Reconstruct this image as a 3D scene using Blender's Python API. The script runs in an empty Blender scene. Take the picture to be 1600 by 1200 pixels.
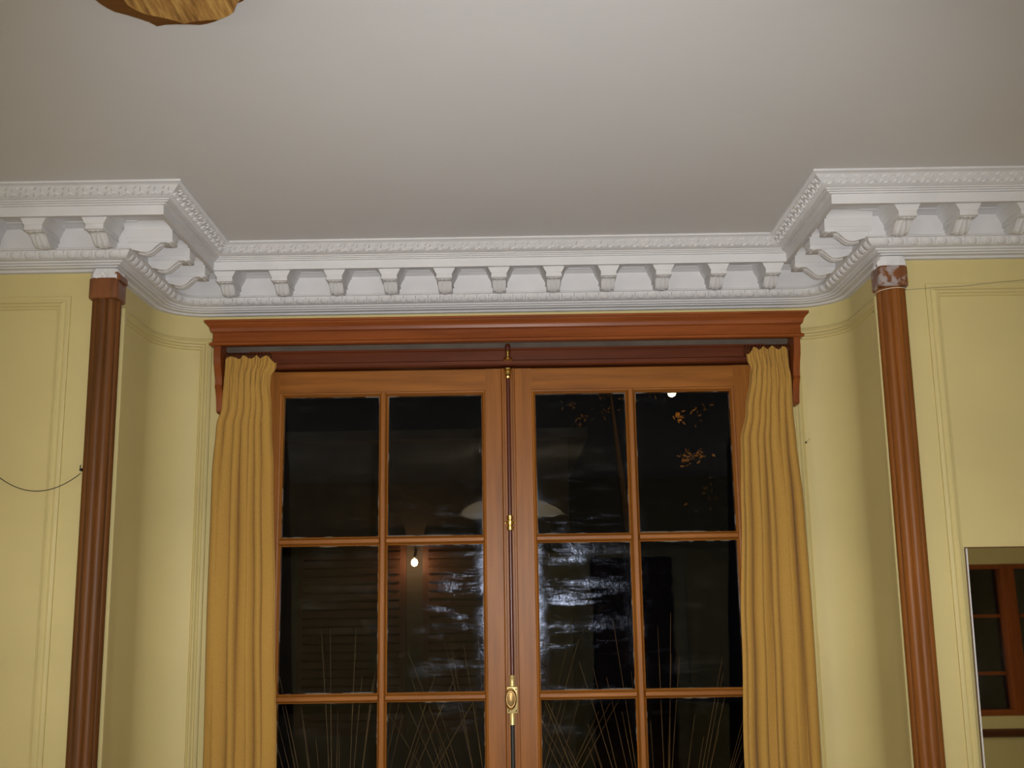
import bpy, bmesh, math, random
from mathutils import Vector, Matrix
random.seed(7)
C = bpy.context.scene.collection
S = bpy.context.scene
pi = math.pi

# ------------------------------------------------------------------ camera, world, lights, exposure
PITCH, ROLL, EYE = math.radians(11.1), math.radians(0.9), Vector((0, 0, 1.6))
cam_d = bpy.data.cameras.new('camera'); cam = bpy.data.objects.new('camera', cam_d); C.objects.link(cam)
cam_d.sensor_width = 36.0; cam_d.lens = 36.0 * 1757 / 1600; cam_d.clip_start = 0.02; cam_d.clip_end = 300
r0, u0, fw = Vector((1, 0, 0)), Vector((0, -math.sin(PITCH), math.cos(PITCH))), Vector((0, math.cos(PITCH), math.sin(PITCH)))
cr, ci = math.cos(ROLL), math.sin(ROLL)
right, up = r0 * cr - u0 * ci, r0 * ci + u0 * cr
M = Matrix((right, up, -fw)).transposed().to_4x4(); M.translation = EYE
cam.matrix_world = M
S.camera = cam

w = bpy.data.worlds.new('night'); S.world = w; w.use_nodes = True
w.node_tree.nodes['Background'].inputs[0].default_value = (0.25, 0.3, 0.45, 1)
w.node_tree.nodes['Background'].inputs[1].default_value = 0.004

def light(name, kind, loc, energy, color, **kw):
    d = bpy.data.lights.new(name, kind); d.energy = energy; d.color = color
    for k, v in kw.items(): setattr(d, k, v)
    o = bpy.data.objects.new(name, d); o.location = loc; C.objects.link(o); return o
# the camera's own flash, just beside the lens
fl = light('camera_flash', 'SPOT', (0.035, 0.03, 1.645), 300, (1.0, 0.997, 0.995), spot_size=math.radians(76), spot_blend=1.0, shadow_soft_size=0.012)
fl.rotation_euler = (math.radians(90) + PITCH - math.radians(4.0), 0, 0)
# bulb of the dining lamp (its shade is built further down)
light('lamp_bulb', 'POINT', (-0.02, -1.2, 2.335), 105, (1.0, 0.97, 0.91), shadow_soft_size=0.02)
# two bodiless fill lights behind the camera, added to lift ceiling and room
light('room_fill_right', 'POINT', (2.9, -1.3, 1.25), 38, (1.0, 0.99, 0.97), shadow_soft_size=0.10)
light('room_fill_left', 'POINT', (-2.4, -1.0, 1.25), 38, (1.0, 0.99, 0.97), shadow_soft_size=0.10)
S.view_settings.view_transform = 'Standard'; S.view_settings.look = 'None'
S.view_settings.gamma = 1.0; S.view_settings.use_curve_mapping = False
S.view_settings.exposure = -0.08

# ------------------------------------------------------------------ key dimensions (metres)
F, B = 3.256, 3.80                 # face of the side walls, face of the bay's back wall
XL, XR, R = -1.206, 1.140, 0.155   # bay corners, radius of the bay's inner corners
CEIL = 2.78
WX0, WX1, WY0 = -3.2, 5.2, -3.2    # the rest of the room

# ------------------------------------------------------------------ materials
def mat(name, col, rough=0.6, metal=0.0, spec=0.5):
    m = bpy.data.materials.new(name); m.use_nodes = True
    b = m.node_tree.nodes['Principled BSDF']
    b.inputs['Base Color'].default_value = (*col, 1); b.inputs['Roughness'].default_value = rough
    b.inputs['Metallic'].default_value = metal; b.inputs['Specular IOR Level'].default_value = spec
    return m
def nd(m, t, **kw):
    n = m.node_tree.nodes.new(t)
    for k, v in kw.items(): setattr(n, k, v)
    return n
def ln(m, a, b): m.node_tree.links.new(a, b)
def coords(m, scale=(1, 1, 1)):
    tc = nd(m, 'ShaderNodeTexCoord'); mp = nd(m, 'ShaderNodeMapping'); mp.inputs['Scale'].default_value = scale
    ln(m, tc.outputs['Object'], mp.inputs['Vector']); return mp.outputs['Vector']
def ramp(m, src, stops):
    r = nd(m, 'ShaderNodeValToRGB'); e = r.color_ramp.elements
    while len(e) < len(stops): e.new(0.5)
    for i, (p, c) in enumerate(stops): e[i].position = p; e[i].color = (*c, 1)
    ln(m, src, r.inputs['Fac']); return r.outputs['Color']
def noise(m, vec, scale, detail=4, rough=0.55):
    n = nd(m, 'ShaderNodeTexNoise'); n.inputs['Scale'].default_value = scale; n.inputs['Detail'].default_value = detail
    n.inputs['Roughness'].default_value = rough; ln(m, vec, n.inputs['Vector']); return n.outputs['Fac']
def bump(m, h, strength, dist=0.002):
    b = nd(m, 'ShaderNodeBump'); b.inputs['Strength'].default_value = strength; b.inputs['Distance'].default_value = dist
    ln(m, h, b.inputs['Height']); ln(m, b.outputs['Normal'], m.node_tree.nodes['Principled BSDF'].inputs['Normal'])
def paint(name, c0, c1, rough, sc=3.0, bs=0.15):
    m = mat(name, c0, rough); v = coords(m)
    ln(m, ramp(m, noise(m, v, sc, 5), [(0.3, c0), (0.7, c1)]), m.node_tree.nodes['Principled BSDF'].inputs['Base Color'])
    bump(m, noise(m, v, 60, 3), bs, 0.001); return m
def wood(name, dark, lightc, axis, rough=0.35, grain=1.0, spec=0.2):
    m = mat(name, dark, rough, 0, spec); sc = [38 * grain] * 3; sc[axis] = 2.2
    v = coords(m, sc); n1 = noise(m, v, 1.0, 6, 0.65)
    ln(m, ramp(m, n1, [(0.28, dark), (0.72, lightc)]), m.node_tree.nodes['Principled BSDF'].inputs['Base Color'])
    bump(m, n1, 0.12, 0.001); return m

MW = {}
MW['ceiling'] = paint('ceiling_paint', (0.70, 0.695, 0.705), (0.75, 0.745, 0.755), 0.85, 1.1, 0.12)
MW['plaster'] = paint('white_plaster_paint', (0.64, 0.632, 0.64), (0.70, 0.692, 0.70), 0.65, 8, 0.12)
MW['wall'] = paint('yellow_wall_paint', (0.565, 0.472, 0.207), (0.615, 0.514, 0.227), 0.6, 2.5, 0.10)
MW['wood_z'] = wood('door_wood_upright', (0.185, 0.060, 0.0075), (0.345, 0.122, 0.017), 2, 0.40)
MW['wood_x'] = wood('door_wood_level', (0.185, 0.060, 0.0075), (0.345, 0.122, 0.017), 0, 0.40)
MW['red_x'] = wood('pelmet_wood_level', (0.155, 0.036, 0.008), (0.285, 0.078, 0.017), 0, 0.34)
MW['red_z'] = wood('pelmet_wood_upright', (0.155, 0.036, 0.008), (0.285, 0.078, 0.017), 2, 0.36)
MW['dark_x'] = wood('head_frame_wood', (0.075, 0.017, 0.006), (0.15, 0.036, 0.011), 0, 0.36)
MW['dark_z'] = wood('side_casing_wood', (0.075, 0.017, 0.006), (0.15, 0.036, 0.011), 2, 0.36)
MW['post'] = wood('corner_post_wood', (0.13, 0.042, 0.008), (0.29, 0.098, 0.018), 2, 0.42, 1.6)
MW['post_grimy'] = wood('grimy_corner_post_wood', (0.075, 0.030, 0.009), (0.185, 0.066, 0.014), 2, 0.45, 1.6)
MW['dark_wood'] = wood('dark_stained_wood', (0.055, 0.018, 0.008), (0.11, 0.036, 0.013), 0, 0.3)
MW['greyish'] = paint('grey_brown_strip', (0.085, 0.066, 0.05), (0.13, 0.10, 0.075), 0.85, 9)
MW['bronze'] = mat('dull_bronze', (0.30, 0.19, 0.075), 0.42, 0.9)
MW['brass'] = mat('polished_brass', (0.80, 0.55, 0.18), 0.22, 1.0)
MW['brass_cream'] = mat('lacquered_brass', (0.66, 0.50, 0.21), 0.38, 0.55)
MW['rod'] = mat('red_brown_enamel', (0.085, 0.018, 0.010), 0.3)
MW['black'] = mat('black_rubber', (0.015, 0.014, 0.013), 0.5)
MW['thread'] = mat('pale_string', (0.62, 0.52, 0.40), 0.8)
MW['grey_thread'] = mat('grey_thread', (0.22, 0.19, 0.13), 0.8)
MW['iron'] = mat('rusty_nail_iron', (0.10, 0.055, 0.03), 0.6, 0.5)
MW['cream'] = mat('cream_lamp_fitting', (0.80, 0.72, 0.50), 0.4)
MW['cream_paint'] = paint('cream_gloss_paint', (0.60, 0.52, 0.30), (0.64, 0.56, 0.33), 0.45)
MW['floor'] = wood('floor_boards', (0.20, 0.165, 0.14), (0.32, 0.27, 0.235), 1, 0.35)
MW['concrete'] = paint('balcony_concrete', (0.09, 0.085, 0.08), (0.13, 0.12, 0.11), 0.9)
MW['terracotta'] = paint('terracotta', (0.16, 0.06, 0.03), (0.22, 0.085, 0.045), 0.8)
MW['soil'] = paint('soil', (0.02, 0.013, 0.008), (0.04, 0.025, 0.015), 0.95, 30)
MW['bark'] = paint('bark', (0.03, 0.02, 0.012), (0.06, 0.04, 0.025), 0.9, 12)
MW['leaf'] = paint('tree_leaves', (0.10, 0.07, 0.015), (0.20, 0.11, 0.025), 0.6, 9)
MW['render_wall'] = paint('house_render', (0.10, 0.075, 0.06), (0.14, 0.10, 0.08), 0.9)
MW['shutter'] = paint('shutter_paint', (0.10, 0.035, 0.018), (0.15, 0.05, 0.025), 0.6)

# reed stems
m = MW['reed'] = mat('dry_reed_stem', (0.22, 0.10, 0.03), 0.6); v = coords(m, (1, 1, 1))
ln(m, ramp(m, noise(m, v, 7, 3), [(0.3, (0.13, 0.052, 0.014)), (0.7, (0.34, 0.175, 0.06))]), m.node_tree.nodes['Principled BSDF'].inputs['Base Color'])
# curtain cloth
m = MW['cloth'] = mat('mustard_curtain_cloth', (0.42, 0.25, 0.08), 0.9, 0, 0.2); v = coords(m, (900, 900, 240))
n1 = noise(m, v, 1.0, 2); ln(m, ramp(m, n1, [(0.3, (0.36, 0.203, 0.043)), (0.7, (0.465, 0.264, 0.062))]), m.node_tree.nodes['Principled BSDF'].inputs['Base Color'])
bump(m, n1, 0.10, 0.0006)
m.node_tree.nodes['Principled BSDF'].inputs['Sheen Weight'].default_value = 0.06
# zebra-grained wood of the lamp plate
m = MW['zebra'] = mat('zebra_grained_wood', (0.5, 0.27, 0.08), 0.35); v = coords(m, (95, 9, 9))
ln(m, ramp(m, noise(m, v, 1.0, 4, 0.6), [(0.32, (0.20, 0.085, 0.025)), (0.5, (0.44, 0.22, 0.06)), (0.68, (0.66, 0.40, 0.12))]), m.node_tree.nodes['Principled BSDF'].inputs['Base Color'])
MW['umber'] = wood('umber_stained_wood', (0.12, 0.042, 0.008), (0.20, 0.075, 0.016), 0, 0.4)
# worn wood of the post caps: dark stain rubbed away to grey plaster smears
def worn(name, lo, hi):
    m = mat(name, (0.2, 0.06, 0.02), 0.4); v = coords(m, (30, 30, 5)); v2 = coords(m)
    mx = nd(m, 'ShaderNodeMixRGB'); ln(m, ramp(m, noise(m, v, 1, 5), [(0.3, (0.14, 0.045, 0.014)), (0.7, (0.27, 0.10, 0.03))]), mx.inputs[1])
    mx.inputs[2].default_value = (0.36, 0.31, 0.30, 1)
    f = ramp(m, noise(m, v2, 34, 3), [(lo, (0, 0, 0)), (hi, (1, 1, 1))]); ln(m, f, mx.inputs[0])
    ln(m, mx.outputs[0], m.node_tree.nodes['Principled BSDF'].inputs['Base Color']); return m
MW['cap_clean'] = worn('cap_wood', 0.72, 0.8); MW['cap_worn'] = worn('scuffed_cap_wood', 0.50, 0.60)
# opal glass of the lamp shade
m = MW['opal'] = bpy.data.materials.new('opal_glass'); m.use_nodes = True; nt = m.node_tree; nt.nodes.remove(nt.nodes['Principled BSDF'])
t = nd(m, 'ShaderNodeBsdfTranslucent'); t.inputs[0].default_value = (0.80, 0.66, 0.42, 1); d = nd(m, 'ShaderNodeBsdfDiffuse'); d.inputs[0].default_value = (0.8, 0.72, 0.55, 1)
mx = nd(m, 'ShaderNodeMixShader'); mx.inputs[0].default_value = 0.55; ln(m, t.outputs[0], mx.inputs[1]); ln(m, d.outputs[0], mx.inputs[2])
ln(m, mx.outputs[0], nt.nodes['Material Output'].inputs[0])
# thin, dusty window glass: clear pane + mirror-like face + smeared dirt film, thicker beside the glazing bars
def glass_mat(name, dirt):
    m = bpy.data.materials.new(name); m.use_nodes = True; nt = m.node_tree; nt.nodes.remove(nt.nodes['Principled BSDF'])
    tr = nd(m, 'ShaderNodeBsdfTransparent'); tr.inputs[0].default_value = (0.86, 0.88, 0.87, 1)
    gl = nd(m, 'ShaderNodeBsdfGlossy'); gl.inputs['Roughness'].default_value = 0.0; gl.inputs['Color'].default_value = (0.40, 0.40, 0.40, 1)
    lw = nd(m, 'ShaderNodeFresnel'); lw.inputs[0].default_value = 1.4
    v = coords(m); bp = nd(m, 'ShaderNodeBump'); bp.inputs['Strength'].default_value = 0.05; bp.inputs['Distance'].default_value = 0.004
    ln(m, noise(m, v, 7, 2), bp.inputs['Height']); ln(m, bp.outputs[0], gl.inputs['Normal'])
    m1 = nd(m, 'ShaderNodeMixShader'); ln(m, lw.outputs[0], m1.inputs[0]); ln(m, tr.outputs[0], m1.inputs[1]); ln(m, gl.outputs[0], m1.inputs[2])
    sm = nd(m, 'ShaderNodeBsdfGlossy'); sm.inputs['Roughness'].default_value = 0.14; sm.inputs['Color'].default_value = (0.62, 0.70, 0.95, 1)
    v3 = coords(m, (1, 1, 1)); bp2 = nd(m, 'ShaderNodeBump'); bp2.inputs['Strength'].default_value = 0.25; bp2.inputs['Distance'].default_value = 0.003
    ln(m, noise(m, v3, 55, 4, 0.7), bp2.inputs['Height']); ln(m, bp2.outputs[0], sm.inputs['Normal'])
    # wiping marks, long and level
    a = ramp(m, noise(m, coords(m, (3.2, 1, 24)), 1.0, 6, 0.7), [(0.52, (0, 0, 0)), (0.76, (1, 1, 1))])
    b = ramp(m, noise(m, coords(m, (9, 1, 9)), 1.0, 5, 0.65), [(0.42, (0.02, 0.02, 0.02)), (0.75, (1, 1, 1))])
    mu = nd(m, 'ShaderNodeMath', operation='MULTIPLY'); ln(m, a, mu.inputs[0]); ln(m, b, mu.inputs[1])
    # edge dirt from the pane's own generated coordinates
    tc = nd(m, 'ShaderNodeTexCoord'); sp = nd(m, 'ShaderNodeSeparateXYZ'); ln(m, tc.outputs['Generated'], sp.inputs[0])
    def edge(sock, wd):
        s1 = nd(m, 'ShaderNodeMath', operation='SUBTRACT'); ln(m, sock, s1.inputs[0]); s1.inputs[1].default_value = 0.5
        s2 = nd(m, 'ShaderNodeMath', operation='ABSOLUTE'); ln(m, s1.outputs[0], s2.inputs[0])
        s3 = nd(m, 'ShaderNodeMapRange'); ln(m, s2.outputs[0], s3.inputs[0]); s3.inputs[1].default_value = 0.5 - wd; s3.inputs[2].default_value = 0.5; return s3.outputs[0]
    mxe = nd(m, 'ShaderNodeMath', operation='MAXIMUM'); ln(m, edge(sp.outputs['X'], 0.16), mxe.inputs[0]); ln(m, edge(sp.outputs['Z'], 0.05), mxe.inputs[1])
    pw = nd(m, 'ShaderNodeMath', operation='POWER'); ln(m, mxe.outputs[0], pw.inputs[0]); pw.inputs[1].default_value = 3.2
    eb = nd(m, 'ShaderNodeMath', operation='MULTIPLY'); ln(m, pw.outputs[0], eb.inputs[0]); ln(m, b, eb.inputs[1])
    eh = nd(m, 'ShaderNodeMath', operation='MULTIPLY'); ln(m, eb.outputs[0], eh.inputs[0]); eh.inputs[1].default_value = 0.45
    ad = nd(m, 'ShaderNodeMath', operation='MAXIMUM'); ln(m, mu.outputs[0], ad.inputs[0]); ln(m, eh.outputs[0], ad.inputs[1])
    sc = nd(m, 'ShaderNodeMath', operation='MULTIPLY'); ln(m, ad.outputs[0], sc.inputs[0]); sc.inputs[1].default_value = dirt
    m2 = nd(m, 'ShaderNodeMixShader'); ln(m, sc.outputs[0], m2.inputs[0]); ln(m, m1.outputs[0], m2.inputs[1]); ln(m, sm.outputs[0], m2.inputs[2])
    # putty line and dried paint at the very rim
    df = nd(m, 'ShaderNodeBsdfDiffuse'); df.inputs[0].default_value = (0.30, 0.27, 0.24, 1)
    mxr = nd(m, 'ShaderNodeMath', operation='MAXIMUM'); ln(m, edge(sp.outputs['X'], 0.030), mxr.inputs[0]); ln(m, edge(sp.outputs['Z'], 0.022), mxr.inputs[1])
    rn = nd(m, 'ShaderNodeMath', operation='MULTIPLY'); ln(m, mxr.outputs[0], rn.inputs[0]); ln(m, ramp(m, noise(m, coords(m), 22, 4), [(0.38, (0, 0, 0)), (0.62, (1, 1, 1))]), rn.inputs[1])
    r2 = nd(m, 'ShaderNodeMapRange'); ln(m, rn.outputs[0], r2.inputs[0]); r2.inputs[1].default_value = 0.35; r2.inputs[2].default_value = 0.75; r2.inputs[4].default_value = 0.8
    m3 = nd(m, 'ShaderNodeMixShader'); ln(m, r2.outputs[0], m3.inputs[0]); ln(m, m2.outputs[0], m3.inputs[1]); ln(m, df.outputs[0], m3.inputs[2])
    ln(m, m3.outputs[0], nt.nodes['Material Output'].inputs[0]); return m
MW['glass'] = glass_mat('dusty_window_glass', 0.055)
m = MW['clear'] = bpy.data.materials.new('clear_glass'); m.use_nodes = True; nt = m.node_tree; nt.nodes.remove(nt.nodes['Principled BSDF'])
a = nd(m, 'ShaderNodeBsdfTransparent'); a.inputs[0].default_value = (0.9, 0.9, 0.9, 1); g = nd(m, 'ShaderNodeBsdfGlossy'); g.inputs['Roughness'].default_value = 0.0
fz = nd(m, 'ShaderNodeFresnel'); mx = nd(m, 'ShaderNodeMixShader'); ln(m, fz.outputs[0], mx.inputs[0]); ln(m, a.outputs[0], mx.inputs[1]); ln(m, g.outputs[0], mx.inputs[2])
ln(m, mx.outputs[0], nt.nodes['Material Output'].inputs[0])
MW['mirror'] = mat('silvered_glass', (0.62, 0.60, 0.52), 0.015, 1.0)
def emit(name, col, s):
    m = bpy.data.materials.new(name); m.use_nodes = True; nt = m.node_tree; nt.nodes.remove(nt.nodes['Principled BSDF'])
    e = nd(m, 'ShaderNodeEmission'); e.inputs[0].default_value = (*col, 1); e.inputs[1].default_value = s
    ln(m, e.outputs[0], nt.nodes['Material Output'].inputs[0]); return m
MW['lamp_glow'] = emit('lit_lamp_globe', (1.0, 0.72, 0.38), 30)

# ------------------------------------------------------------------ helpers
def finish(bm, angle=38):
    bmesh.ops.remove_doubles(bm, verts=bm.verts, dist=1e-5)
    bmesh.ops.recalc_face_normals(bm, faces=bm.faces)
    for f in bm.faces: f.smooth = True
    for e in bm.edges:
        e.smooth = len(e.link_faces) == 2 and e.calc_face_angle(0) < math.radians(angle)
WL = {}
def obj(name, bm, m, parent=None, angle=38, do_finish=True):
    """bm is in world coordinates; the object sits at its parent's base"""
    if do_finish: finish(bm, angle)
    off = WL.get(parent.name, Vector()) if parent else Vector()
    if parent: bmesh.ops.translate(bm, verts=bm.verts, vec=-off)
    me = bpy.data.meshes.new(name); bm.to_mesh(me); bm.free()
    me.materials.append(MW[m] if isinstance(m, str) else m)
    o = bpy.data.objects.new(name, me); C.objects.link(o)
    if parent: o.parent = parent
    WL[o.name] = off.copy(); return o
def tag(o, label=None, cat=None, group=None, kind=None):
    for k, v in (('label', label), ('category', cat), ('group', group), ('kind', kind)):
        if v: o[k] = v
    return o
def thing(name, loc, label, cat, group=None):
    o = bpy.data.objects.new(name, None); o.location = loc; o.empty_display_size = 0.05; C.objects.link(o)
    WL[o.name] = Vector(loc); return tag(o, label, cat, group)
def inst(name, me, M4, parent):
    o = bpy.data.objects.new(name, me); C.objects.link(o); o.parent = parent
    o.matrix_local = Matrix.Translation(-WL[parent.name]) @ M4; WL[o.name] = M4.translation.copy(); return o
def box(bm, x0, x1, y0, y1, z0, z1, bev=0):
    vs = [bm.verts.new((x, y, z)) for z in (z0, z1) for y in (y0, y1) for x in (x0, x1)]
    fs = [bm.faces.new([vs[i] for i in q]) for q in ((0, 2, 3, 1), (4, 5, 7, 6), (0, 1, 5, 4), (2, 6, 7, 3), (0, 4, 6, 2), (1, 3, 7, 5))]
    if bev:
        es = list({e for f in fs for e in f.edges}); bmesh.ops.bevel(bm, geom=es, offset=bev, segments=2, profile=0.5, affect='EDGES')
def sweep(bm, rings, closed=False, caps=False):
    """rings: list of equally long point lists; skins neighbouring rings"""
    V = [[bm.verts.new(p) for p in r] for r in rings]; n = len(V[0])
    for a, b in zip(V, V[1:]):
        for i in range(n if closed else n - 1):
            j = (i + 1) % n; bm.faces.new((a[i], a[j], b[j], b[i]))
    if caps: bm.faces.new(V[0]); bm.faces.new(list(reversed(V[-1])))
def prism(bm, prof, axis, a, b):
    """closed 2-D profile extruded along an axis: 'x' profile=(y,z), 'y' profile=(x,z), 'z' profile=(x,y)"""
    f = {'x': lambda p, t: (t, p[0], p[1]), 'y': lambda p, t: (p[0], t, p[1]), 'z': lambda p, t: (p[0], p[1], t)}[axis]
    sweep(bm, [[f(p, a) for p in prof], [f(p, b) for p in prof]], True, True)
def lathe(bm, prof, c, axis='z', n=20, sx=1.0):
    rings = []
    for r, h in prof:
        ring = []
        for k in range(n):
            t = 2 * pi * k / n; u, v2 = r * math.cos(t) * sx, r * math.sin(t)
            ring.append((c[0] + u, c[1] + v2, c[2] + h) if axis == 'z' else ((c[0] + u, c[1] + h, c[2] + v2) if axis == 'y' else (c[0] + h, c[1] + u, c[2] + v2)))
        rings.append(ring)
    sweep(bm, rings, True, True)
def tube(bm, pts, rad, n=6):
    pts = [Vector(p) for p in pts]; rings = []
    for i, p in enumerate(pts):
        d = (pts[min(i + 1, len(pts) - 1)] - pts[max(i - 1, 0)]).normalized()
        a = d.cross(Vector((0, 0, 1)) if abs(d.z) < 0.9 else Vector((0, 1, 0))).normalized(); b = d.cross(a)
        r = rad[i] if isinstance(rad, (list, tuple)) else rad
        rings.append([p + (a * math.cos(2 * pi * k / n) + b * math.sin(2 * pi * k / n)) * r for k in range(n)])
    sweep(bm, rings, True, True)
def torus(bm, c, r1, r2, ax='x', n=20, m2=8):
    V = []
    for i in range(n):
        t = 2 * pi * i / n; row = []
        for j in range(m2):
            q = 2 * pi * j / m2; rr = r1 + r2 * math.cos(q); h = r2 * math.sin(q)
            p = (h, rr * math.cos(t), rr * math.sin(t)) if ax == 'x' else (rr * math.cos(t), rr * math.sin(t), h)
            row.append(bm.verts.new((c[0] + p[0], c[1] + p[1], c[2] + p[2])))
        V.append(row)
    for i in range(n):
        for j in range(m2):
            bm.faces.new((V[i][j], V[(i + 1) % n][j], V[(i + 1) % n][(j + 1) % m2], V[i][(j + 1) % m2]))

# wall line of the bay, stepped out from the wall face by p
NA = 12
def path(p, x0=WX0, x1=3.2):
    r = max(R - p, 0.0); c = max(R, p)
    P = [(x0, F - p), (XL + p, F - p), (XL + p, B - c)]
    for k in range(NA + 1):
        t = pi - (pi / 2) * k / NA; P.append((XL + c + r * math.cos(t), B - c + r * math.sin(t)))
    for k in range(NA + 1):
        t = pi / 2 - (pi / 2) * k / NA; P.append((XR - c + r * math.cos(t), B - c + r * math.sin(t)))
    P += [(XR - p, B - c), (XR - p, F - p), (x1, F - p)]
    return P
def bay_sweep(bm, prof, i0=0, i1=None, closed=False, x0=WX0, x1=3.2):
    cols = [path(p, x0, x1) for p, z in prof]; n = len(cols[0]); i1 = n if i1 is None else i1
    rings = [[(cols[k][i][0], cols[k][i][1], prof[k][1]) for k in range(len(prof))] for i in range(i0, i1)]
    V = [[bm.verts.new(q) for q in r] for r in rings]; m = len(prof)
    for a, b in zip(V, V[1:]):
        for i in range(m if closed else m - 1):
            j = (i + 1) % m
            q = [a[i], a[j], b[j], b[i]]
            try: bm.faces.new(q)
            except ValueError: pass
    if closed: bm.faces.new(V[0]); bm.faces.new(list(reversed(V[-1])))
def clean(bm):
    bmesh.ops.remove_doubles(bm, verts=bm.verts, dist=1e-5)
    bmesh.ops.dissolve_degenerate(bm, edges=bm.edges, dist=1e-6)

# ------------------------------------------------------------------ room shell
bm = bmesh.new(); box(bm, WX0 - .2, WX1 + .2, WY0 - .2, B + .2, CEIL, CEIL + .15); tag(obj('ceiling', bm, 'ceiling'), 'plain off-white painted ceiling stepping back into the window bay', kind='structure')
bm = bmesh.new(); box(bm, WX0 - .2, WX1 + .2, WY0 - .2, B + .15, -.12, 0); tag(obj('floor', bm, 'floor'), 'pale grey boarded floor below the frame', kind='structure')
OPX0, OPX1, OPZ = -0.905, 0.875, 2.468      # opening of the French doors
NP = 2 * (NA + 1) + 6
pf = [(-.004, 0), (-.004, CEIL), (-.20, CEIL), (-.20, 0)]
def side_wall(name, left, label):
    bm = bmesh.new()
    cols = [path(p, WX0, WX1) for p, z in pf]
    idx = list(range(0, 3 + NA + 1)) if left else list(range(3 + NA + 1, NP))
    rings = [[(cols[k][i][0], cols[k][i][1], pf[k][1]) for k in range(4)] for i in idx]
    endx = OPX0 if left else OPX1
    end = [(endx, cols[k][idx[-1] if left else idx[0]][1], pf[k][1]) for k in range(4)]
    rings = rings + [end] if left else [end] + rings
    sweep(bm, rings, True, True); clean(bm)
    return tag(obj(name, bm, 'wall'), label, kind='structure')
wall_left = side_wall('wall_left', True, 'pale yellow panelled wall left of the window, curving into the bay')
wall_right = side_wall('wall_right', False, 'pale yellow panelled wall right of the window, curving into the bay')
bm = bmesh.new(); box(bm, OPX0, OPX1, B + .004, B + .2, OPZ, CEIL); wall_back = tag(obj('wall_back', bm, 'wall'), 'strip of yellow wall between pelmet and cornice', kind='structure')
bm = bmesh.new(); box(bm, WX0 - .2, WX0, WY0, F, 0, CEIL); tag(obj('wall_west', bm, 'wall'), kind='structure')
bm = bmesh.new(); box(bm, WX1, WX1 + .2, WY0, F, 0, CEIL); tag(obj('wall_east', bm, 'wall'), kind='structure')
# wall behind the camera, with a window (seen in the mirror) and a doorway (faintly mirrored in the glass)
WIN = (3.76, 4.59, 0.86, 2.10); DR = (0.72, 1.50, 0.0, 2.02)
bm = bmesh.new()
for x0, x1, z0, z1 in ((WX0, DR[0], 0, CEIL), (DR[0], DR[1], DR[3], CEIL), (DR[1], WIN[0], 0, CEIL), (WIN[0], WIN[1], 0, WIN[2]), (WIN[0], WIN[1], WIN[3], CEIL), (WIN[1], WX1, 0, CEIL)):
    box(bm, x0, x1, WY0 - .2, WY0, z0, z1)
tag(obj('wall_south', bm, 'wall'), kind='structure')
bm = bmesh.new(); prism(bm, [(WY0, .69), (WY0 + .03, .70), (WY0 + .035, .73), (WY0 + .02, .75), (WY0, .76)], 'x', DR[1] + .12, WX1)
tag(obj('trim_5', bm, 'dark_wood'), 'dark dado rail on the far wall, seen in the mirror', kind='structure')
w2 = thing('window_1', (4.175, WY0, .86), 'dark paned window in the far wall, seen only in the mirror', None); w2['kind'] = 'structure'
bm = bmesh.new(); x0, x1, z0, z1 = WIN
for a in ((x0, x0 + .06, z0, z1), (x1 - .06, x1, z0, z1), (4.115, 4.235, z0, z1)): box(bm, a[0], a[1], WY0 - .12, WY0 + .01, a[2], a[3], .006)
for a in ((x0, x1, z0, z0 + .05), (x0, x1, z1 - .04, z1)): box(bm, a[0], a[1], WY0 - .12, WY0 + .005, a[2], a[3], .006)
obj('window_frame', bm, 'red_z', w2)
for zz in (1.20, 1.67):
    for a, b in ((x0 + .06, 4.115), (4.235, x1 - .06)):
        bm = bmesh.new(); box(bm, a, b, WY0 - .10, WY0 - .06, zz - .014, zz + .014, .004); obj('muntin', bm, 'red_x', w2)
for a, b in ((x0 + .06, 4.115), (4.235, x1 - .06)):
    bm = bmesh.new(); box(bm, a, b, WY0 - .085, WY0 - .080, z0 + .05, z1 - .04); obj('pane', bm, 'clear', w2)
d3 = thing('door_3', (1.11, WY0, 0), 'cream cased dark doorway behind the camera', None); d3['kind'] = 'structure'
for a, b in ((DR[0] - .11, DR[0]), (DR[1], DR[1] + .11)):
    bm = bmesh.new(); box(bm, a, b, WY0 - .01, WY0 + .03, 0, DR[3] + .11, .008); obj('door_casing', bm, 'cream_paint', d3)
bm = bmesh.new(); box(bm, DR[0], DR[1], WY0 - .01, WY0 + .03, DR[3], DR[3] + .11, .008); obj('door_casing', bm, 'cream_paint', d3)
bm = bmesh.new(); box(bm, DR[0], DR[1], WY0 - .12, WY0 - .08, 0, DR[3], .004); obj('door_leaf', bm, 'dark_wood', d3)

# ------------------------------------------------------------------ wall panel mouldings (swept picture-frame profile: u across from outer edge, h off the wall)
MP = [(0, -.003), (0, .006), (.004, .009), (.010, .0105), (.014, .0075), (.018, .007), (.024, .0125), (.030, .011), (.033, .006), (.038, .0045), (.042, -.003)]
def flat_panel(bm, x0, x1, z0, z1, y):
    ring = lambda sx, sz, X, Z: [(X + sx * u, y - h, Z + sz * u) for u, h in MP]
    r = [ring(1, 1, x0, z0), ring(1, -1, x0, z1), ring(-1, -1, x1, z1), ring(-1, 1, x1, z0)]
    r.append(r[0]); sweep(bm, r, False, False)
bm = bmesh.new(); flat_panel(bm, -2.75, -1.318, 0.85, 2.528, F + .004); obj('panel_moulding', bm, 'wall', wall_left, 30)
bm = bmesh.new(); flat_panel(bm, 1.244, 2.75, 0.85, 2.526, F + .004); obj('panel_moulding', bm, 'wall', wall_right, 30)
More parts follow.
